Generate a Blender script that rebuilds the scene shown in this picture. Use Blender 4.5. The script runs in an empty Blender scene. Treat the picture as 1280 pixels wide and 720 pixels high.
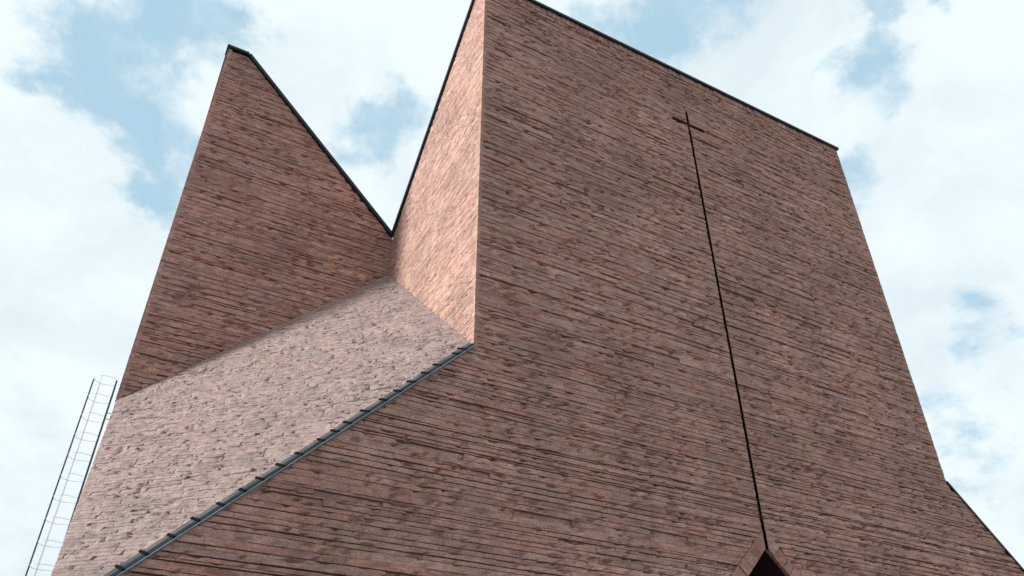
import bpy, bmesh, math, random
import numpy as np
from mathutils import Vector, noise as mnoise
R = math.radians
random.seed(7)
S = bpy.context.scene
col = S.collection

# ------------------------------------------------------------------ sizes (metres)
W = 14.9          # width of an arm of the cross plan
D = 6.27          # depth of the corner bays
TOP, VAL = 22.88, 17.30     # tower tops, valley between towers
FL = 10.03        # height at which the flared lower part starts
JB = 15.85        # top of the sloping corner bay at the inner corner
LW = -6.27        # face of the left side wall
PLAN = W + 2 * D
CX = 7.40         # cross / portal axis
G = 0.043         # half width of the slit
Z_ARM0, Z_ARM1 = 20.375, 20.49
A0, A1 = 6.79, 8.03
Z_CROSS = 21.02
Z_APEX = 6.93     # portal apex
Z_VOUS = 7.36     # apex of the ring of stones round the portal
EAVE = 4.6

# ------------------------------------------------------------------ node helpers
def new_mat(name):
    m = bpy.data.materials.new(name); m.use_nodes = True
    nt = m.node_tree; nt.nodes.clear()
    out = nt.nodes.new('ShaderNodeOutputMaterial')
    b = nt.nodes.new('ShaderNodeBsdfPrincipled')
    nt.links.new(b.outputs[0], out.inputs[0])
    return m, nt, b
def N(nt, t, **kw):
    n = nt.nodes.new(t)
    for k, v in kw.items():
        if k == 'ins':
            for a, x in v.items():
                if hasattr(x, 'is_output') or isinstance(x, bpy.types.NodeSocket): nt.links.new(x, n.inputs[a])
                else: n.inputs[a].default_value = x
        else: setattr(n, k, v)
    return n
def math_(nt, op, a, b=0.0, c=0.0, clamp=False):
    n = N(nt, 'ShaderNodeMath', operation=op, use_clamp=clamp, ins={0: a, 1: b, 2: c}); return n.outputs[0]
def smooth(nt, x, lo, hi, a=0.0, b=1.0):
    n = N(nt, 'ShaderNodeMapRange', interpolation_type='SMOOTHSTEP', ins={0: x, 1: lo, 2: hi, 3: a, 4: b}); return n.outputs[0]
def mixc(nt, f, a, b, mode='MIX'):
    n = N(nt, 'ShaderNodeMix', data_type='RGBA', blend_type=mode)
    for sock, v in ((n.inputs[0], f), (n.inputs[6], a), (n.inputs[7], b)):
        if isinstance(v, bpy.types.NodeSocket): nt.links.new(v, sock)
        else: sock.default_value = v
    return n.outputs[2]

# ------------------------------------------------------------------ materials
def stone_mat(name, grey_mix=0.0):
    m, nt, b = new_mat(name)
    geo = N(nt, 'ShaderNodeTexCoord').outputs['Object']
    flat = N(nt, 'ShaderNodeVectorMath', operation='MULTIPLY', ins={0: geo, 1: (1.0, 1.0, 2.2)}).outputs[0]   # the bedding of the stone runs level
    tone = N(nt, 'ShaderNodeAttribute', attribute_name='tone').outputs['Color']
    def nz(vec, sc, det, ro, dist=0.0): return N(nt, 'ShaderNodeTexNoise', ins={'Vector': vec, 'Scale': sc, 'Detail': det, 'Roughness': ro, 'Distortion': dist}).outputs[0]
    def grey(v): return N(nt, 'ShaderNodeCombineColor', ins={0: v, 1: v, 2: v}).outputs[0]
    c = mixc(nt, 1.0, tone, grey(smooth(nt, nz(flat, 3.2, 6, .62), .28, .72, .74, 1.26)), 'MULTIPLY')
    c = mixc(nt, 1.0, c, grey(smooth(nt, nz(geo, .45, 5, .62), .32, .68, .84, 1.16)), 'MULTIPLY')
    c = mixc(nt, 1.0, c, grey(smooth(nt, nz(flat, 22.0, 6, .75), .32, .68, .66, 1.34)), 'MULTIPLY')
    c = mixc(nt, smooth(nt, nz(flat, 1.7, 6, .65, .4), .53, .72, 0, .62), c, (.29, .215, .205, 1))      # grey bands in the limestone
    c = mixc(nt, smooth(nt, nz(flat, 3.4, 7, .7, .6), .55, .70, 0, .65), c, (.31, .145, .075, 1))     # rusty veins
    c = mixc(nt, smooth(nt, nz(flat, 7.0, 6, .7, .3), .57, .72, 0, .6), c, (.12, .065, .05, 1))     # dark iron specks
    if grey_mix:
        c = mixc(nt, smooth(nt, nz(geo, 1.3, 6, .65), .25, .8, grey_mix * .75, grey_mix), c, mixc(nt, smooth(nt, nz(geo, 2.4, 7, .68, .4), .36, .64), (.205, .160, .157, 1), (.325, .250, .243, 1)))   # greyer mix over the stone, mottled in two tones
    nt.links.new(c, b.inputs['Base Color'])
    b.inputs['Roughness'].default_value = .88
    b.inputs['Specular IOR Level'].default_value = .25
    bp = N(nt, 'ShaderNodeBump', ins={'Strength': .8, 'Distance': .05, 'Height': nz(flat, 9.0, 8, .68)})
    nt.links.new(bp.outputs[0], b.inputs['Normal'])
    return m
def plain(name, colr, rough=.5, metal=0.0, spec=.5, var=.15, scale=5.0):
    m, nt, b = new_mat(name)
    geo = N(nt, 'ShaderNodeTexCoord').outputs['Object']
    n = N(nt, 'ShaderNodeTexNoise', ins={'Vector': geo, 'Scale': scale, 'Detail': 5.0}).outputs[0]
    v = smooth(nt, n, .3, .7, 1 - var, 1 + var)
    c = mixc(nt, 1.0, (*colr, 1), N(nt, 'ShaderNodeCombineColor', ins={0: v, 1: v, 2: v}).outputs[0], 'MULTIPLY')
    nt.links.new(c, b.inputs['Base Color'])
    nt.links.new(smooth(nt, n, .2, .8, rough - .08, rough + .08), b.inputs['Roughness'])
    b.inputs['Metallic'].default_value = metal
    b.inputs['Specular IOR Level'].default_value = spec
    return m
M_STONE = stone_mat('split_stone')
M_ROOFSTONE = stone_mat('greyer_split_stone', .82)
M_MORTAR = plain('mortar', (.13, .085, .07), .95, 0, .2, .3, 9)
M_SLIT = plain('bronze_slit_lining', (.10, .060, .050), .8, 0, .2, .3, 4)
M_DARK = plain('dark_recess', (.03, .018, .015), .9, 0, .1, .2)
M_COPING = plain('dark_sheet_metal', (.012, .018, .022), .55, 0, .3, .25, 2)
M_RAIL = plain('zinc_edge', (.17, .21, .235), .45, .5, .5, .2, 3)
M_CHANNEL = plain('lead_grey_channel', (.016, .022, .030), .9, 0, .08, .25, 3)
M_SHADOW_STRIP = plain('shadow_strip_grey', (.085, .076, .08), .9, 0, .08, .3, 4)  # shade beside the edge gutter, put into a grey-brown colour
M_CLIP = plain('black_clip', (.006, .007, .008), .9, 0, .05)
M_STEEL = plain('dark_galvanised_steel', (.05, .085, .095), .45, .4, .5, .2, 6)
M_WIRE = plain('pale_galvanised_steel', (.58, .60, .62), .5, .2, .5, .15, 6)
M_DOOR = plain('dark_bronze', (.03, .02, .015), .5, .4, .4, .3, 3)
M_ROOF = plain('dark_roof_sheet', (.09, .095, .10), .5, .4, .5, .2, 1)

# ------------------------------------------------------------------ object helpers
def obj(name, me, mat, parent=None):
    o = bpy.data.objects.new(name, me); col.objects.link(o)
    if mat is not None and not me.materials: me.materials.append(mat)
    if parent is not None: o.parent = parent
    return o
def bm_obj(name, bm, mat, parent=None):
    me = bpy.data.meshes.new(name); bm.to_mesh(me); bm.free()
    return obj(name, me, mat, parent)
def tag(o, label, cat, group=None):
    o['label'] = label; o['category'] = cat
    if group: o['group'] = group
def add_hull_box(bm, corners):
    """eight corners: bottom four then top four, same winding"""
    vs = [bm.verts.new(c) for c in corners]
    for f in ((3, 2, 1, 0), (4, 5, 6, 7), (0, 1, 5, 4), (1, 2, 6, 5), (2, 3, 7, 6), (3, 0, 4, 7)):
        bm.faces.new([vs[i] for i in f])
def add_beam(bm, p, q, side, up, w0, w1, h0, h1):
    """box from p to q; cross-section spans w0..w1 along side, h0..h1 along up"""
    p, q, side, up = map(Vector, (p, q, side, up))
    c = []
    for h in (h0, h1):
        c += [p + side * w0 + up * h, q + side * w0 + up * h, q + side * w1 + up * h, p + side * w1 + up * h]
    add_hull_box(bm, c)
def add_tube(bm, pts, r, n=8, closed=False):
    pts = [Vector(p) for p in pts]; rings = []
    m = len(pts)
    for i, p in enumerate(pts):
        a = pts[i - 1] if (i > 0 or closed) else p
        b = pts[(i + 1) % m] if (i < m - 1 or closed) else p
        t = (b - a).normalized()
        ref = Vector((0, 0, 1)) if abs(t.z) < .9 else Vector((0, 1, 0))
        s = t.cross(ref).normalized(); u = s.cross(t)
        rings.append([bm.verts.new(p + (s * math.cos(k * 2 * math.pi / n) + u * math.sin(k * 2 * math.pi / n)) * r) for k in range(n)])
    for i in range(m if closed else m - 1):
        A, B = rings[i], rings[(i + 1) % m]
        for k in range(n): bm.faces.new((A[k], A[(k + 1) % n], B[(k + 1) % n], B[k]))
    if not closed:
        bm.faces.new(rings[0][::-1]); bm.faces.new(rings[-1])

# ------------------------------------------------------------------ split-face masonry, built stone by stone in one mesh per wall
TONES = [((.370, .208, .168), 6), ((.390, .240, .205), 4), ((.345, .172, .132), 4), ((.375, .215, .155), 1),
         ((.285, .168, .145), 2), ((.42, .275, .24), 2), ((.315, .205, .19), 3)]
TMEAN = (.410, .236, .196)
TBAG = [t for t, k in TONES for _ in range(k)]
def clip(poly, a, b, c):
    out = []; n = len(poly)
    for i in range(n):
        p, q = poly[i], poly[(i + 1) % n]
        dp, dq = a * p[0] + b * p[1] - c, a * q[0] + b * q[1] - c
        if dp <= 0: out.append(p)
        if (dp < 0 < dq) or (dq < 0 < dp):
            k = dp / (dp - dq); out.append((p[0] + (q[0] - p[0]) * k, p[1] + (q[1] - p[1]) * k))
    return out
def courses(v0, v1, breaks, heights, rnd, thin):
    """list of (lo, hi, is_thin); thick courses alternate with thin recessed ones; a course never crosses a break"""
    res = []; stops = sorted(set([v0, v1] + [b for b in breaks if v0 < b < v1]))
    for a, b in zip(stops, stops[1:]):
        hs = []
        while sum(h for h, _ in hs) < b - a:
            hs.append((rnd.choice(heights), False))
            if rnd.random() < thin: hs.append((rnd.uniform(.045, .065), True))
        k = (b - a) / sum(h for h, _ in hs)
        if len(hs) > 1 and k < .8: hs.pop(); k = (b - a) / sum(h for h, _ in hs)
        z = a
        for h, t in hs: res.append((z, z + h * k, t)); z += h * k
        res[-1] = (res[-1][0], b, res[-1][2])
    return res
def masonry(name, parent, O, U, V, pieces, breaks=(), heights=(.085, .10, .12, .145), lens=(.45, 1.5), cell=.10, amp=.012, thin=.35, own=.5, gap=(.8, 1.12), tilt=(.010, .035), qd=40, qs=1.5, smoothf=False, hp_taper=False, cuts=(), pscale=(3.6, 8.5),
            rough=.012, joint=.007, mat=None, seed=1, back=-.085, pit=.04, tall_cell=.055, pitlev=.42, pitdep=.05, taper=(1, 1), edge=None, edgec=.0045, gscale=1.0):
    rnd = random.Random(seed)
    O, U, V = Vector(O), Vector(U).normalized(), Vector(V).normalized(); NN = U.cross(V)
    verts, faces, cols, front = [], [], [], []
    v0 = min(p['v'][0] for p in pieces); v1 = max(p['v'][1] for p in pieces)
    gmin = min(p['u'][0] for p in pieces) if edge is None else edge[0]; gmax = max(p['u'][1] for p in pieces) if edge is None else edge[1]
    rows = courses(v0, v1, list(breaks) + [x for p in pieces for x in p['v']], heights, rnd, thin)
    off = Vector((seed * 13.7, seed * 5.1, 0))
    for ri, (a, b, th) in enumerate(rows):
        rowd = rnd.uniform(-.03, .006) if th else rnd.uniform(-.3, 1) * amp * 1.1
        rowtone = rnd.uniform(.94, 1.06)
        ph = rnd.uniform(0, 50)
        h = b - a
        rowgap = rnd.choice((.004, .010, .014, .017, .021)) * gscale
        for pc in pieces:
            if not (pc['v'][0] - 1e-6 <= (a + b) / 2 <= pc['v'][1] + 1e-6): continue
            x = pc['u'][0] - rnd.uniform(0, lens[0])
            while x < pc['u'][1]:
                L = rnd.uniform(*lens) * (1.25 if h > .15 else 1)
                x0, x1 = x, x + L; x += L
                pu, pv = pc['u']
                dep = rowd * (.5 + mnoise.noise(Vector((x0 * .35 + ph, ri * 3.3, seed)))) + rnd.gauss(0, amp * .55)
                if rnd.random() < pit: dep -= rnd.uniform(.02, .055)
                dep = max(-.055, min(.05, dep))
                tu, tv = rnd.gauss(0, tilt[0]), rnd.gauss(0, tilt[1])
                t = rnd.choice(TBAG); k = rowtone * rnd.uniform(.93, 1.07)
                c4 = tuple((TMEAN[i] + (t[i] - TMEAN[i]) * own) * k for i in range(3)) + (1.0,)
                j0 = rowgap * rnd.uniform(*gap)
                xa, xb, ya, yb = x0 + joint * .15, x1 - joint * .15, a + j0, b - joint * .4
                nu = max(1, int(round((xb - xa) / cell))); nv = max(1, int(round((yb - ya) / tall_cell)))
                xm, ym = (xa + xb) / 2, (ya + yb) / 2
                ru = [xa] + [xa + (xb - xa) * (i + rnd.uniform(-.22, .22)) / nu for i in range(1, nu)] + [xb]
                rv = [ya] + [ya + (yb - ya) * (i + rnd.uniform(-.22, .22)) / nv for i in range(1, nv)] + [yb]
                idx, edges = {}, {}
                gu0, gu1 = gmin, gmax
                def vert(p):
                    key = (round(p[0], 4), round(p[1], 4))
                    if key in idx: return idx[key]
                    q = Vector((p[0] * 4.3 * qs, p[1] * 7.0 * qs, dep * qd)) + off
                    d = dep + tu * (p[0] - xm) + tv * (p[1] - ym) + rough * (mnoise.noise(q) + .6 * mnoise.noise(q * 2.7))
                    e = min(p[1] - ya, yb - p[1])
                    if e < 1e-4: d -= edgec * (.3 + abs(mnoise.noise(q * 1.9)))
                    pn = mnoise.noise(Vector((p[0] * pscale[0] + off.x, p[1] * pscale[1] + off.y, 3.3))) + .35 * mnoise.noise(Vector((p[0] * 9 + off.y, p[1] * 17, 8.1)))
                    if pn > pitlev: d -= pitdep * min(1.0, (pn - pitlev) / .12)
                    ed = min(p[0] - gu0 if taper[0] else 9, gu1 - p[0] if taper[1] else 9)
                    for cu, cv in cuts:
                        if p[1] < cv: ed = min(ed, abs(p[0] - cu) + .06)
                    if hp_taper:
                        for ha, hb, hc in pc['hp']: ed = min(ed, (hc - ha * p[0] - hb * p[1]) / math.hypot(ha, hb))
                    if -.01 < ed < .3: d *= .25 + .75 * max(0.0, ed) / .3
                    verts.append(O + U * p[0] + V * p[1] + NN * d); cols.append(c4)
                    idx[key] = len(verts) - 1
                    return idx[key]
                for iu in range(nu):
                    for iv in range(nv):
                        poly = [(ru[iu], rv[iv]), (ru[iu + 1], rv[iv]), (ru[iu + 1], rv[iv + 1]), (ru[iu], rv[iv + 1])]
                        for hp in [(-1, 0, -pc['u'][0]), (1, 0, pc['u'][1])] + pc.get('hp', []):
                            poly = clip(poly, *hp)
                            if len(poly) < 3: break
                        if len(poly) < 3: continue
                        ids = []
                        for p in poly:
                            i = vert(p)
                            if i not in ids: ids.append(i)
                        if len(ids) < 3: continue
                        faces.append(ids); front.append(True)
                        for i, q in enumerate(ids):
                            e = (q, ids[(i + 1) % len(ids)])
                            if (e[1], e[0]) in edges: del edges[(e[1], e[0])]
                            else: edges[e] = 1
                inv = {v: k2 for k2, v in idx.items()}
                base = {}
                for (p, q) in list(edges):
                    for z in (p, q):
                        if z not in base:
                            uu, vv = inv[z]
                            verts.append(O + U * uu + V * vv + NN * back); cols.append(c4); base[z] = len(verts) - 1
                    faces.append([q, p, base[p], base[q]]); front.append(False)
    nstone = len(faces)
    # bed of mortar the stones sit in
    for pc in pieces:
        poly = [(pc['u'][0], pc['v'][0]), (pc['u'][1], pc['v'][0]), (pc['u'][1], pc['v'][1]), (pc['u'][0], pc['v'][1])]
        for hp in pc.get('hp', []): poly = clip(poly, *hp)
        if len(poly) < 3: continue
        i0 = len(verts)
        for p in poly: verts.append(O + U * p[0] + V * p[1] + NN * (back + .012)); cols.append((.13, .085, .07, 1))
        faces.append(list(range(i0, i0 + len(poly))))
    me = bpy.data.meshes.new(name); me.from_pydata([tuple(v) for v in verts], [], faces)
    at = me.color_attributes.new('tone', 'FLOAT_COLOR', 'POINT')
    at.data.foreach_set('color', np.array(cols, dtype=np.float32).ravel())
    me.materials.append(mat or M_STONE); me.materials.append(M_MORTAR)
    mi = np.zeros(len(faces), dtype=np.int32); mi[nstone:] = 1
    me.polygons.foreach_set('material_index', mi)
    if smoothf: me.polygons.foreach_set('use_smooth', np.array(front + [False] * (len(faces) - len(front)), dtype=bool))
    me.update()
    return obj(name, me, None, parent)

# ------------------------------------------------------------------ the church
church = bpy.data.objects.new('church', None); col.objects.link(church)
tag(church, 'tall church of split pink brown stone with angular towers and a thin cross slit', 'church')

# front wall: plane y = 0, facing -y
k1 = .98
SOL = .26                                        # soldier course under the coping
def flare_l(u0=0.0): return (-1.0, 1.0 / k1, FL / k1 - u0)          # u >= (z-FL)/k1 : -u + z/k1 <= FL/k1
FLR = 9.84
def flare_r(): return (1.0, 1.0 / k1, W + FLR / k1)                    # u <= W + (FL-z)/k1
hw_v = Z_VOUS - EAVE                              # half width of the ring at the eaves
hw = Z_APEX - EAVE
front = [
    dict(u=(0, W), v=(Z_CROSS, TOP - SOL)),
    dict(u=(0, CX - G), v=(Z_ARM1, Z_CROSS)), dict(u=(CX + G, W), v=(Z_ARM1, Z_CROSS)),
    dict(u=(0, A0), v=(Z_ARM0, Z_ARM1)), dict(u=(A1, W), v=(Z_ARM0, Z_ARM1)),
    dict(u=(0, CX - G), v=(FL, Z_ARM0)), dict(u=(CX + G, W), v=(FL, Z_ARM0)),
    dict(u=(-6.27, CX - G), v=(Z_VOUS, FL), hp=[flare_l()]), dict(u=(CX + G, W), v=(FLR, FL)), dict(u=(CX + G, W + 6.27), v=(Z_VOUS, FLR), hp=[flare_r()]),
    # beside the portal gable: outside of |u-CX| = Z_VOUS - z
    dict(u=(-6.27, CX - G), v=(EAVE, Z_VOUS), hp=[flare_l(), (1.0, -1.0, CX - Z_VOUS)]),
    dict(u=(CX + G, W + 6.27), v=(EAVE, Z_VOUS), hp=[flare_r(), (-1.0, -1.0, -CX - Z_VOUS)]),
    dict(u=(-6.27, CX - hw_v), v=(0, EAVE), hp=[flare_l()]), dict(u=(CX + hw_v, W + 6.27), v=(0, EAVE), hp=[flare_r()]),
]
masonry('front_wall', church, (0, 0, 0), (1, 0, 0), (0, 0, 1), front, seed=3, edge=(0, W), pitlev=.38, pitdep=.06, pscale=(5.0, 13), gscale=1.1, cuts=((CX, Z_CROSS),))

# lit inner side wall of the front tower: plane x = 0, facing -x; u runs from y = D (left) to y = 0
side = [dict(u=(0, D), v=(FL - .1, TOP - .05), hp=[
        (-(TOP - VAL) / (D - .62), 1.0, VAL - .05),                # below the sloping top edge
        (-(JB - FL) / D, -1.0, -JB + .02)])]                       # above the sloping bay
masonry('tower_side_wall', church, (0, D, 0), (0, -1, 0), (0, 0, 1), side, seed=5, lens=(.4, 1.2), heights=(.07, .085, .10), amp=.003, rough=.0065, thin=0, pit=0, own=.6, gscale=.08, edgec=.002, tilt=(.006, .011), qd=8, qs=1.9, pscale=(9, 20), pitlev=.31, pitdep=.028, cell=.05, tall_cell=.04, smoothf=True)

# front wall of the rear tower: plane y = D
rear = [dict(u=(LW, 0), v=(9.3, TOP - .05), hp=[
        ((TOP - VAL) / (5.62), 1.0, VAL - .05),
        ((JB - 10.05) / -6.24, -1.0 * -1, 0) if False else ((JB - 10.05) / 6.24, -1.0, -JB + .02)])]
masonry('rear_tower_wall', church, (0, D, 0), (1, 0, 0), (0, 0, 1), rear, seed=8, pitlev=.38, pitdep=.06, pscale=(5.0, 13), gscale=1.1)

# sloping stone roof of the corner bay
gx, gy = (JB - 10.05) / 6.24 * 1.0, (JB - FL) / D
gx = k1 * .965; gx = (JB - 10.05) / 6.24
gxf = k1
Pf = Vector((-6.33, 0, FL - k1 * 6.33)); P0 = Vector((0, 0, FL)); P1 = Vector((0, D, JB)); Pb = Vector((-6.24, D, 10.05))
nrm = (P0 - P1).cross(Pb - P1); nrm = nrm if nrm.z > 0 else -nrm
nrm = ((P1 - P0).normalized().cross((Pf - P0).normalized())); nrm = nrm if nrm.z > 0 else -nrm; nrm.normalize()
Uh = Vector((0, 0, 1)).cross(nrm).normalized(); Vh = nrm.cross(Uh).normalized()
def on_plane(p): return Vector((p.x, p.y, P0.z - (nrm.x * (p.x - P0.x) + nrm.y * (p.y - P0.y)) / nrm.z))
cs = [on_plane(p) for p in (P0, P1, Vector((-6.25, D, 0)), Vector((-6.33, 0, 0)))]
q2 = [((c - P0).dot(Uh), (c - P0).dot(Vh)) for c in cs]
ctr = (sum(q[0] for q in q2) / 4, sum(q[1] for q in q2) / 4)
hps = []
for i in range(4):
    p, q = q2[i], q2[(i + 1) % 4]
    a, b = q[1] - p[1], -(q[0] - p[0]); c = a * p[0] + b * p[1]
    if a * ctr[0] + b * ctr[1] > c: a, b, c = -a, -b, -c
    hps.append((a, b, c))
us = [q[0] for q in q2]; vs_ = [q[1] for q in q2]
masonry('sloping_stone_roof', church, P0, Uh, Vh, [dict(u=(min(us), max(us)), v=(min(vs_), max(vs_)), hp=hps)], seed=11,
        heights=(.07, .085, .10), lens=(.4, 1.4), amp=.004, rough=.022, cell=.04, tall_cell=.032, pit=.004, thin=0, gscale=.1, tilt=(.012, .03), joint=.001, edgec=.005, qd=6, qs=1.5, pitlev=.38, pitdep=.06, pscale=(5.5, 12), smoothf=True, hp_taper=True, mat=M_ROOFSTONE)
slope_me = bpy.data.objects['sloping_stone_roof'].data
for v in slope_me.vertices: v.co.z += max(0.0, -v.co.x) * .046 * max(0.0, min(1.0, v.co.y / D))
zlb = on_plane(Vector((-6.25, D, 0))).z

# left side wall, seen edge on
lw = [dict(u=(-PLAN, 0), v=(0, FL), hp=[(1.0, 1.0 / k1, FL / k1 - D), (-1.0, 1.0 / k1, FL / k1 + D + W)]),
      dict(u=(-(D + W), -D), v=(FL, TOP))]
masonry('left_side_wall', church, (LW + .03, 0, 0), (0, -1, 0), (0, 0, 1), lw, seed=15, cell=.3, tall_cell=.3, lens=(.5, 1.4), amp=.008, rough=.008, heights=(.16, .2, .24), thin=.3)

# soldier course under the coping of the front wall
bm = bmesh.new(); rnd = random.Random(4); x = 0.0
cl = bm.verts.layers.float_color.new('tone')
while x < W - .02:
    w = rnd.uniform(.15, .22); d = rnd.uniform(-.004, .022); n0 = len(bm.verts)
    if x + w > W: w = W - x
    add_hull_box(bm, [(x + .009, -d, TOP - SOL + .02), (x + w - .009, -d, TOP - SOL + .02), (x + w - .009, .08, TOP - SOL + .02), (x + .009, .08, TOP - SOL + .02),
                      (x + .009, -d, TOP), (x + w - .009, -d, TOP), (x + w - .009, .08, TOP), (x + .009, .08, TOP)])
    t = rnd.choice(TBAG); bm.verts.ensure_lookup_table()
    for v in bm.verts[n0:]: v[cl] = (*t, 1)
    x += w
n0 = len(bm.verts)
add_hull_box(bm, [(0, .05, TOP - SOL), (W, .05, TOP - SOL), (W, .12, TOP - SOL), (0, .12, TOP - SOL), (0, .05, TOP), (W, .05, TOP), (W, .12, TOP), (0, .12, TOP)])
bm.verts.ensure_lookup_table()
for v in bm.verts[n0:]: v[cl] = (.06, .04, .035, 1)
bm_obj('soldier_course', bm, M_STONE, church)

# stones set along the two edges of the portal gable
bm = bmesh.new(); cl = bm.verts.layers.float_color.new('tone'); rnd = random.Random(9)
ring = Z_VOUS - Z_APEX
for sgn in (-1, 1):
    s = Vector((sgn * math.sqrt(.5), 0, -math.sqrt(.5))); n = Vector((sgn * math.sqrt(.5), 0, math.sqrt(.5)))
    p = Vector((CX, 0, Z_APEX)); L = hw * math.sqrt(2); wd = ring * math.sqrt(.5); tt = 0.0; first = True
    while tt < L:
        w = min(rnd.uniform(.2, .36), L - tt); d = rnd.uniform(-.01, .03); n0 = len(bm.verts)
        a = tt + (.0 if first else .008); b = tt + w - .008
        e0 = -wd + .01 if first else 0.0
        c = []
        for dd in (.11, -d):
            y = Vector((0, dd, 0))
            k0, k1_ = p + s * a + y, p + s * a + n * (wd - .01) + y
            if first: k0, k1_ = Vector((CX + sgn * G, dd, Z_APEX - G)), Vector((CX + sgn * G, dd, Z_VOUS - .012 - G))
            c += [k0, p + s * b + y, p + s * b + n * (wd - .01) + y, k1_]
        add_hull_box(bm, c)
        t = rnd.choice(TBAG); bm.verts.ensure_lookup_table()
        for v in bm.verts[n0:]: v[cl] = (*t, 1)
        tt += w; first = False
for sgn in (-1, 1):
    z = 0.0
    while z < EAVE - .01:
        h = min(rnd.uniform(.2, .36), EAVE - z); n0 = len(bm.verts); d = rnd.uniform(-.01, .03)
        xs = sorted((CX + sgn * hw, CX + sgn * (hw_v - .01)))
        add_hull_box(bm, [(xs[0], -d, z), (xs[1], -d, z), (xs[1], .11, z), (xs[0], .11, z), (xs[0], -d, z + h - .008), (xs[1], -d, z + h - .008), (xs[1], .11, z + h - .008), (xs[0], .11, z + h - .008)])
        t = rnd.choice(TBAG); bm.verts.ensure_lookup_table()
        for v in bm.verts[n0:]: v[cl] = (*t, 1)
        z += h
bmesh.ops.recalc_face_normals(bm, faces=bm.faces)
bm_obj('portal_surround', bm, M_STONE, church)

# deep entrance behind the gable, closed by two bronze leaves
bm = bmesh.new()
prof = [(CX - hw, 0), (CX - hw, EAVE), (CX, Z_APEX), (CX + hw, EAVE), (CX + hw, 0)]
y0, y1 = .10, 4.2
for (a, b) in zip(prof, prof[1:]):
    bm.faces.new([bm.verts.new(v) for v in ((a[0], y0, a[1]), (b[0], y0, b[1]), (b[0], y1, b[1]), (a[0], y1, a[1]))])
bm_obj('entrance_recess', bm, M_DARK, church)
for sgn in (-1, 1):
    bm = bmesh.new()
    pts = [(CX + sgn * .01, 0), (CX + sgn * hw, 0), (CX + sgn * hw, EAVE), (CX + sgn * .01, Z_APEX - .01)]
    fr = [bm.verts.new((x, y1 - .08, z)) for x, z in pts]; bk = [bm.verts.new((x, y1, z)) for x, z in pts]
    bm.faces.new(fr); bm.faces.new(bk[::-1])
    for i in range(4): bm.faces.new((fr[i], bk[i], bk[(i + 1) % 4], fr[(i + 1) % 4]))
    bmesh.ops.recalc_face_normals(bm, faces=bm.faces)
    dr = bm_obj('door', bm, M_DOOR, church)
    bm = bmesh.new(); add_tube(bm, [(CX + sgn * .15, y1 - .16, .8), (CX + sgn * .15, y1 - .16, 1.5)], .02)
    bm_obj('handle', bm, M_RAIL, dr)

# the recess of the cross: a long slit with two arms, dark inside
bm = bmesh.new(); yb, yf = .075, -.004
def chan(x0, x1, z0, z1, walls):
    q = lambda a: bm.faces.new([bm.verts.new(v) for v in a])
    q([(x0, yb, z0), (x1, yb, z0), (x1, yb, z1), (x0, yb, z1)])
    if 'l' in walls: q([(x0, yf, z0), (x0, yb, z0), (x0, yb, z1), (x0, yf, z1)])
    if 'r' in walls: q([(x1, yb, z0), (x1, yf, z0), (x1, yf, z1), (x1, yb, z1)])
    if 't' in walls: q([(x0, yb, z1), (x1, yb, z1), (x1, yf, z1), (x0, yf, z1)])
    if 'b' in walls: q([(x0, yf, z0), (x1, yf, z0), (x1, yb, z0), (x0, yb, z0)])
chan(CX - G, CX + G, Z_APEX - G, Z_ARM0, 'lr'); chan(CX - G, CX + G, Z_ARM1, Z_CROSS, 'lrt')
chan(A0, CX - G, Z_ARM0, Z_ARM1, 'ltb'); chan(CX + G, A1, Z_ARM0, Z_ARM1, 'rtb'); chan(CX - G, CX + G, Z_ARM0, Z_ARM1, '')
bm_obj('cross_slit', bm, M_SLIT, church)

# copings of dark sheet metal
def coping(pts, side, upv, w0, w1, h0=-.02, h1=.15):
    bm = bmesh.new()
    for a, b in zip(pts, pts[1:]): add_beam(bm, a, b, side, upv, w0, w1, h0, h1)
    return bm_obj('coping', bm, M_COPING, church)
coping([(-.05, 0, TOP), (W + .04, 0, TOP)], (0, 1, 0), (0, 0, 1), -.09, .35, 0, .09)
coping([(0, -.098, TOP + .002), (0, .62, TOP + .002)], (1, 0, 0), (0, 0, 1), -.085, .30, -.01, .088)
sl = Vector((0, D - .62, VAL - TOP)).normalized(); upn = Vector((0, -sl.z, sl.y))
coping([(0, .60, TOP), (0, D - .03, VAL + .03)], (1, 0, 0), upn, -.085, .30, -.01, .085)
coping([(LW - .06, D, TOP), (-5.62, D, TOP)], (0, 1, 0), (0, 0, 1), -.09, .35, 0, .09)
sl = Vector((5.62, 0, VAL - TOP)).normalized(); upn = Vector((-sl.z, 0, sl.x))
coping([(-5.63, D, TOP), (-.03, D, VAL + .03)], (0, 1, 0), upn, -.09, .35, -.01, .09)
coping([(LW - .02, D + .36, TOP), (LW - .02, D + W, TOP)], (1, 0, 0), (0, 0, 1), -.02, .35, 0, .07)

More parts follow.
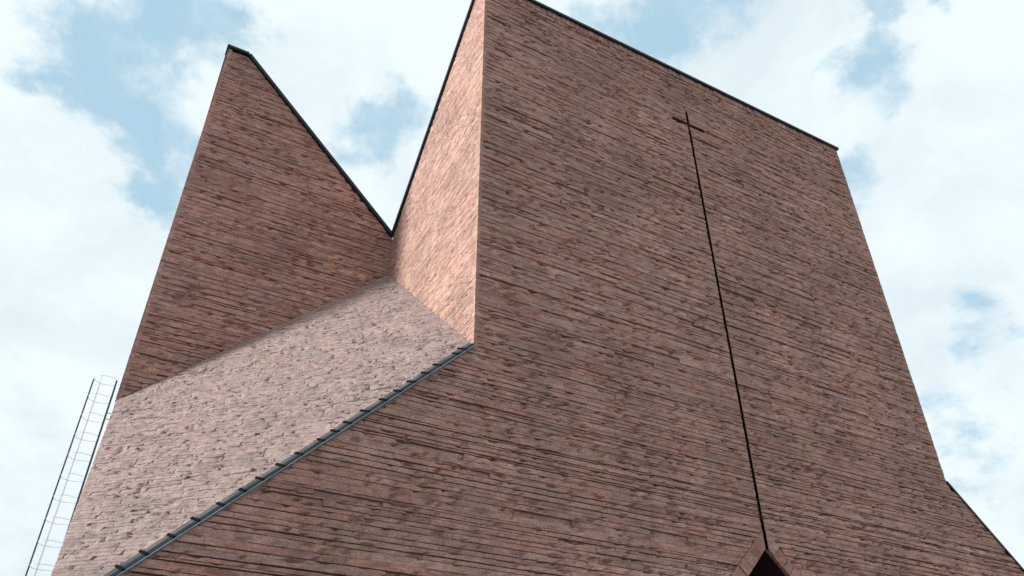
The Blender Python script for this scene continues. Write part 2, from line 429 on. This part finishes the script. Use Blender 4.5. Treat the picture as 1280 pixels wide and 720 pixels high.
# metal edging and a painted shadow strip along the two flared edges of the front wall
def edging(p, q, side, up, name_parent, n, seed, jitter=.05):
    bm = bmesh.new(); add_beam(bm, p, q, side, up, -.03, .062, .01, .036)
    ch = bm_obj('edge_gutter', bm, M_CHANNEL, name_parent)
    bm = bmesh.new(); add_beam(bm, p, q, side, up, .062, .19, .0, .028); bm_obj('shadow_strip', bm, M_SHADOW_STRIP, ch)  # second beam is a grey strip standing in for the shadow on the slope
    bm = bmesh.new()
    p, q, s, u = Vector(p), Vector(q), Vector(side), Vector(up)
    add_tube(bm, [p + s * -.042 + u * .012, q + s * -.042 + u * .012], .015, 10)
    bm_obj('pipe', bm, M_RAIL, ch)
    rnd = random.Random(seed); t = (q - p).normalized(); L = (q - p).length
    for i in range(n):
        c = p + t * (L * (i + .5) / n + rnd.uniform(-jitter, jitter))
        bm = bmesh.new(); add_beam(bm, -t * .022, t * .022, s, u, -.03, rnd.uniform(.16, .22), .02, .052)
        b = bm_obj('bracket', bm, M_CLIP, ch); b.location = c
e0 = Vector((.02, 0, FL + .02)); e1 = Vector((-6.36, 0, FL - k1 * 6.36))
tt = (e1 - e0).normalized()
sdv = nrm.cross(tt).normalized(); sdv = sdv if sdv.y > 0 else -sdv
edging(e0, e1, sdv, nrm, church, 23, 2, .09)
t2 = Vector((1, 0, -k1)).normalized(); up2 = Vector((k1, 0, 1)).normalized()
edging((W - .0, 0, FLR + .0), (W + 6.3, 0, FLR - k1 * 6.3), (-sdv.x, sdv.y, sdv.z), (-nrm.x, nrm.y, nrm.z), church, 0, 3)

# the rest of the body: roofs, far walls
def sheet(name, polys, mat):
    bm = bmesh.new()
    for p in polys: bm.faces.new([bm.verts.new(v) for v in p])
    return bm_obj(name, bm, mat, church)
b = .06
sheet('roof', [[(.05, .3, TOP + .02), (W - .05, .3, TOP + .02), (W - .05, .62, TOP), (.05, .62, TOP)],
               [(.05, .62, TOP), (W - .05, .62, TOP), (W - .05, D, VAL), (.05, D, VAL)],
               [(.05, D, VAL), (W - .05, D, VAL), (W - .05, D + W, VAL), (.05, D + W, VAL)],
               [(LW + .3, D + .1, TOP), (-5.6, D + .1, TOP), (-5.6, D + W, TOP), (LW + .3, D + W, TOP)],
               [(-5.6, D + .1, TOP), (.05, D + .1, VAL), (.05, D + W, VAL), (-5.6, D + W, TOP)],
               [(W + 5.6, D + .1, TOP), (W, D + .1, VAL), (W, D + W, VAL), (W + 5.6, D + W, TOP)],
               [(W + 5.6, D + .1, TOP), (W + 5.6, D + W, TOP), (W + 6.2, D + W, TOP), (W + 6.2, D + .1, TOP)]], M_ROOF)
XR = W + 6.2
bk = sheet('far_wall', [[(W - .004, .006, FL), (W - .004, D, JB), (W - .004, D, VAL), (W - .004, .62, TOP), (W - .004, .006, TOP)],
                   [(W, D, JB), (XR, D, 10.05), (XR, D, TOP), (W + 5.6, D, TOP), (W, D, VAL)],
                   [(XR, .1, 0), (XR, PLAN, 0), (XR, PLAN, 3.9), (XR, D + W, 10.05), (XR, D + W, TOP), (XR, D, TOP), (XR, D, 10.05), (XR, .1, 3.9)],
                   [(-6.2, PLAN, 0), (XR, PLAN, 0), (XR, PLAN, 3.9), (W, PLAN, FL), (0, PLAN, FL), (-6.2, PLAN, 3.9)],
                   [(-6.2, D + W, 10), (0, D + W, JB), (0, D + W, VAL), (-5.6, D + W, TOP), (-6.2, D + W, TOP)],
                   [(XR, D + W, 10), (W, D + W, JB), (W, D + W, VAL), (W + 5.6, D + W, TOP), (XR, D + W, TOP)]], M_STONE)
at = bk.data.color_attributes.new('tone', 'FLOAT_COLOR', 'POINT')
for i in range(len(bk.data.vertices)): at.data[i].color = (.34, .21, .175, 1)
for quad in ([(W, .1, FL), (XR, .1, 3.9), (XR, D, 10.05), (W, D, JB)],
             [(-6.2, D + W, 10.05), (0, D + W, JB), (0, PLAN, FL), (-6.2, PLAN, 3.9)],
             [(W, D + W, JB), (XR, D + W, 10.05), (XR, PLAN, 3.9), (W, PLAN, FL)]):
    fs = sheet('sloping_stone_roof', [quad], M_ROOFSTONE)
    at = fs.data.color_attributes.new('tone', 'FLOAT_COLOR', 'POINT')
    for i in range(4): at.data[i].color = (.34, .21, .175, 1)

# ------------------------------------------------------------------ caged ladder on the left side wall
lad = bpy.data.objects.new('caged_ladder', None); col.objects.link(lad)
lad.location = (LW, 13.4, 0)
tag(lad, 'tall steel ladder with a hooped safety cage beside the left side wall', 'ladder')
LT = 13.75
xs_ = -.20; xo = -.865; hwid = .24
for sy in (-1, 1):
    bm = bmesh.new(); add_hull_box(bm, [(xs_ - .026, sy * hwid - .012, 2.2), (xs_ + .026, sy * hwid - .012, 2.2), (xs_ + .026, sy * hwid + .012, 2.2), (xs_ - .026, sy * hwid + .012, 2.2),
                                        (xs_ - .026, sy * hwid - .012, LT), (xs_ + .026, sy * hwid - .012, LT), (xs_ + .026, sy * hwid + .012, LT), (xs_ - .026, sy * hwid + .012, LT)])
    bm_obj('stile', bm, M_STEEL, lad)
bm = bmesh.new(); add_tube(bm, [(xs_, -hwid, 0), (xs_, hwid, 0)], .011, 8)
rg = bm_obj('rung', bm, M_WIRE, lad); rg.location = (0, 0, 2.4)
z = 2.4 + .28
while z < LT - .05:
    c = rg.copy(); col.objects.link(c); c.parent = lad; c.location = (0, 0, z); z += .28
# hoop: from one stile round to the other
pts = [(xs_, -hwid, 0)]
cxx, rr = -.53, .335
for k in range(0, 19):
    a = R(-75 - (210 * k / 18)); pts.append((cxx + rr * math.cos(a), rr * math.sin(a), 0))
pts.append((xs_, hwid, 0))
bm = bmesh.new(); add_tube(bm, pts, .007, 6)
hp0 = bm_obj('hoop', bm, M_WIRE, lad); hp0.location = (0, 0, LT + .04)
z = LT + .04 - .66
while z > 4.3:
    c = hp0.copy(); col.objects.link(c); c.parent = lad; c.location = (0, 0, z); z -= .66
bars = [(xo, 0.0, .022, .010, M_STEEL, LT), (cxx - .12, rr - .01, .006, .006, M_WIRE, LT + .04), (cxx - .12, -rr + .01, .006, .006, M_WIRE, LT + .04)]
for (bx, by, hx, hy, mt, zt) in bars:
    bm = bmesh.new(); add_hull_box(bm, [(bx - hx, by - hy, 4.3), (bx + hx, by - hy, 4.3), (bx + hx, by + hy, 4.3), (bx - hx, by + hy, 4.3), (bx - hx, by - hy, zt), (bx + hx, by - hy, zt), (bx + hx, by + hy, zt), (bx - hx, by + hy, zt)])
    bm_obj('cage_bar', bm, mt, lad)
for zb in (3.0, 6.2, 9.4, 12.6):
    for sy in (-1, 1):
        bm = bmesh.new(); add_beam(bm, (xs_ + .03, sy * hwid, zb), (.03, sy * hwid, zb), (0, 1, 0), (0, 0, 1), -.02, .02, -.004, .004)
        bm_obj('wall_bracket', bm, M_STEEL, lad)

# ------------------------------------------------------------------ ground
m, nt, b_ = new_mat('pale_paving')
geo = N(nt, 'ShaderNodeTexCoord').outputs['Object']
br = N(nt, 'ShaderNodeTexBrick', ins={'Vector': geo, 'Color1': (.33, .30, .28, 1), 'Color2': (.27, .25, .235, 1), 'Mortar': (.16, .15, .14, 1), 'Scale': 1.0, 'Mortar Size': .008, 'Brick Width': .9, 'Row Height': .45})
nn = N(nt, 'ShaderNodeTexNoise', ins={'Vector': geo, 'Scale': .8, 'Detail': 6.0}).outputs[0]
vv = smooth(nt, nn, .3, .7, .85, 1.1)
nt.links.new(mixc(nt, 1.0, br.outputs[0], N(nt, 'ShaderNodeCombineColor', ins={0: vv, 1: vv, 2: vv}).outputs[0], 'MULTIPLY'), b_.inputs['Base Color'])
b_.inputs['Roughness'].default_value = .85
bm = bmesh.new(); bm.faces.new([bm.verts.new(v) for v in ((-1500, -1500, 0), (1500, -1500, 0), (1500, 1500, 0), (-1500, 1500, 0))])
g = bm_obj('ground', bm, m); g['kind'] = 'structure'

# ------------------------------------------------------------------ sun and sky
SUN_EL, SUN_AZ = R(10), R(9.5)                  # azimuth behind the plane of the front wall, from the left
sd = Vector((-math.cos(SUN_EL) * math.cos(SUN_AZ), math.cos(SUN_EL) * math.sin(SUN_AZ), math.sin(SUN_EL)))
L = bpy.data.lights.new('sun', 'SUN'); L.energy = 5.0; L.angle = R(12.0); L.color = (.95, 1.0, .945)
sun = bpy.data.objects.new('sun', L); col.objects.link(sun)
sun.rotation_euler = sd.to_track_quat('Z', 'Y').to_euler(); sun.location = sd * 80
w = bpy.data.worlds.new('World'); S.world = w; w.use_nodes = True
nt = w.node_tree; nt.nodes.clear()
out = nt.nodes.new('ShaderNodeOutputWorld'); bg = nt.nodes.new('ShaderNodeBackground'); nt.links.new(bg.outputs[0], out.inputs[0])
sky = N(nt, 'ShaderNodeTexSky', sky_type='NISHITA'); sky.sun_disc = False
sky.sun_elevation = SUN_EL; sky.sun_rotation = math.atan2(sd.x, sd.y)
sky.air_density = 1.0; sky.dust_density = 1.5; sky.ozone_density = 1.5
dirn = N(nt, 'ShaderNodeTexCoord').outputs['Generated']
# clouds: layered noise over direction, with openings where the blue shows
sep = N(nt, 'ShaderNodeSeparateXYZ', ins={0: dirn})
zz = math_(nt, 'ADD', math_(nt, 'MAXIMUM', sep.outputs[2], 0.0), .35)
pl = N(nt, 'ShaderNodeCombineXYZ', ins={0: math_(nt, 'DIVIDE', sep.outputs[0], zz), 1: math_(nt, 'DIVIDE', sep.outputs[1], zz), 2: 0.37}).outputs[0]
nA = N(nt, 'ShaderNodeTexNoise', ins={'Vector': pl, 'Scale': 4.6, 'Detail': 12.0, 'Roughness': .60, 'Distortion': .15}).outputs[0]
nB = N(nt, 'ShaderNodeTexNoise', ins={'Vector': pl, 'Scale': 13.0, 'Detail': 8.0, 'Roughness': .62}).outputs[0]
gaps = [((-.08, .693, .717), .13, .48), ((-.178, .697, .695), .10, .12), ((-.128, .753, .646), .07, .22), ((-.025, .774, .632), .075, .38),
        ((-.014, .64, .769), .09, .30), ((.196, .644, .739), .10, .38), ((.165, .715, .68), .08, .28), ((.438, .406, .802), .10, .42), ((.30, .50, .81), .10, .25),
        ((.636, .305, .709), .085, .44), ((.62, .25, .745), .05, .3), ((.689, .401, .604), .06, .40), ((.809, .391, .439), .08, .36), ((.809, .464, .361), .09, .30)]
wv = N(nt, 'ShaderNodeTexNoise', ins={'Vector': pl, 'Scale': 5.0, 'Detail': 6.0, 'Roughness': .6}).outputs['Color']
wd = N(nt, 'ShaderNodeVectorMath', operation='MULTIPLY_ADD', ins={0: wv, 1: (.26, .26, .26), 2: (-.13, -.13, -.13)}).outputs[0]
dw = N(nt, 'ShaderNodeVectorMath', operation='ADD', ins={0: dirn, 1: wd}).outputs[0]
bias = None
for c, r, s_ in gaps:
    d = N(nt, 'ShaderNodeVectorMath', operation='DISTANCE', ins={0: dw, 1: c}).outputs['Value']
    g_ = smooth(nt, d, 0.0, r * 1.4, s_ * .9, 0.0)
    bias = g_ if bias is None else math_(nt, 'ADD', bias, g_)
dens = math_(nt, 'SUBTRACT', math_(nt, 'ADD', nA, .22), bias)
dens = math_(nt, 'ADD', dens, math_(nt, 'MULTIPLY', math_(nt, 'SUBTRACT', nB, .5), .42))
wisp = smooth(nt, nB, .45, .75, 0.0, .35)
mask = math_(nt, 'MAXIMUM', smooth(nt, dens, .27, .50), wisp)
shade = smooth(nt, N(nt, 'ShaderNodeTexNoise', ins={'Vector': pl, 'Scale': 3.0, 'Detail': 8.0, 'Roughness': .62, 'Distortion': .3}).outputs[0], .36, .60)
CL = 10.0
cloud = mixc(nt, shade, (.76 * CL, .87 * CL, .93 * CL, 1), (.90 * CL, .995 * CL, 1.03 * CL, 1))
skyc = mixc(nt, 1.0, sky.outputs[0], (1.0, 1.0, 1.0, 1), 'MULTIPLY')
thin = mixc(nt, .72, skyc, (.60 * CL, .88 * CL, 1.06 * CL, 1))       # thin veil over the blue
fin = mixc(nt, mask, thin, cloud)
nt.links.new(fin, bg.inputs[0]); bg.inputs[1].default_value = .0707

# ------------------------------------------------------------------ camera
cam = bpy.data.cameras.new('camera'); co = bpy.data.objects.new('camera', cam); col.objects.link(co)
cam.sensor_width = 36; cam.lens = 36 * 980.3 / 1280
cam.clip_start = .1; cam.clip_end = 5000
co.location = (-6.077, -12.748, 1.6)
co.rotation_euler = (R(90 + 35.07), 0, -R(90 - 61.255))
S.camera = co
S.view_settings.view_transform = 'Standard'; S.view_settings.look = 'None'
S.view_settings.exposure = .5; S.view_settings.gamma = 1; S.view_settings.use_curve_mapping = False
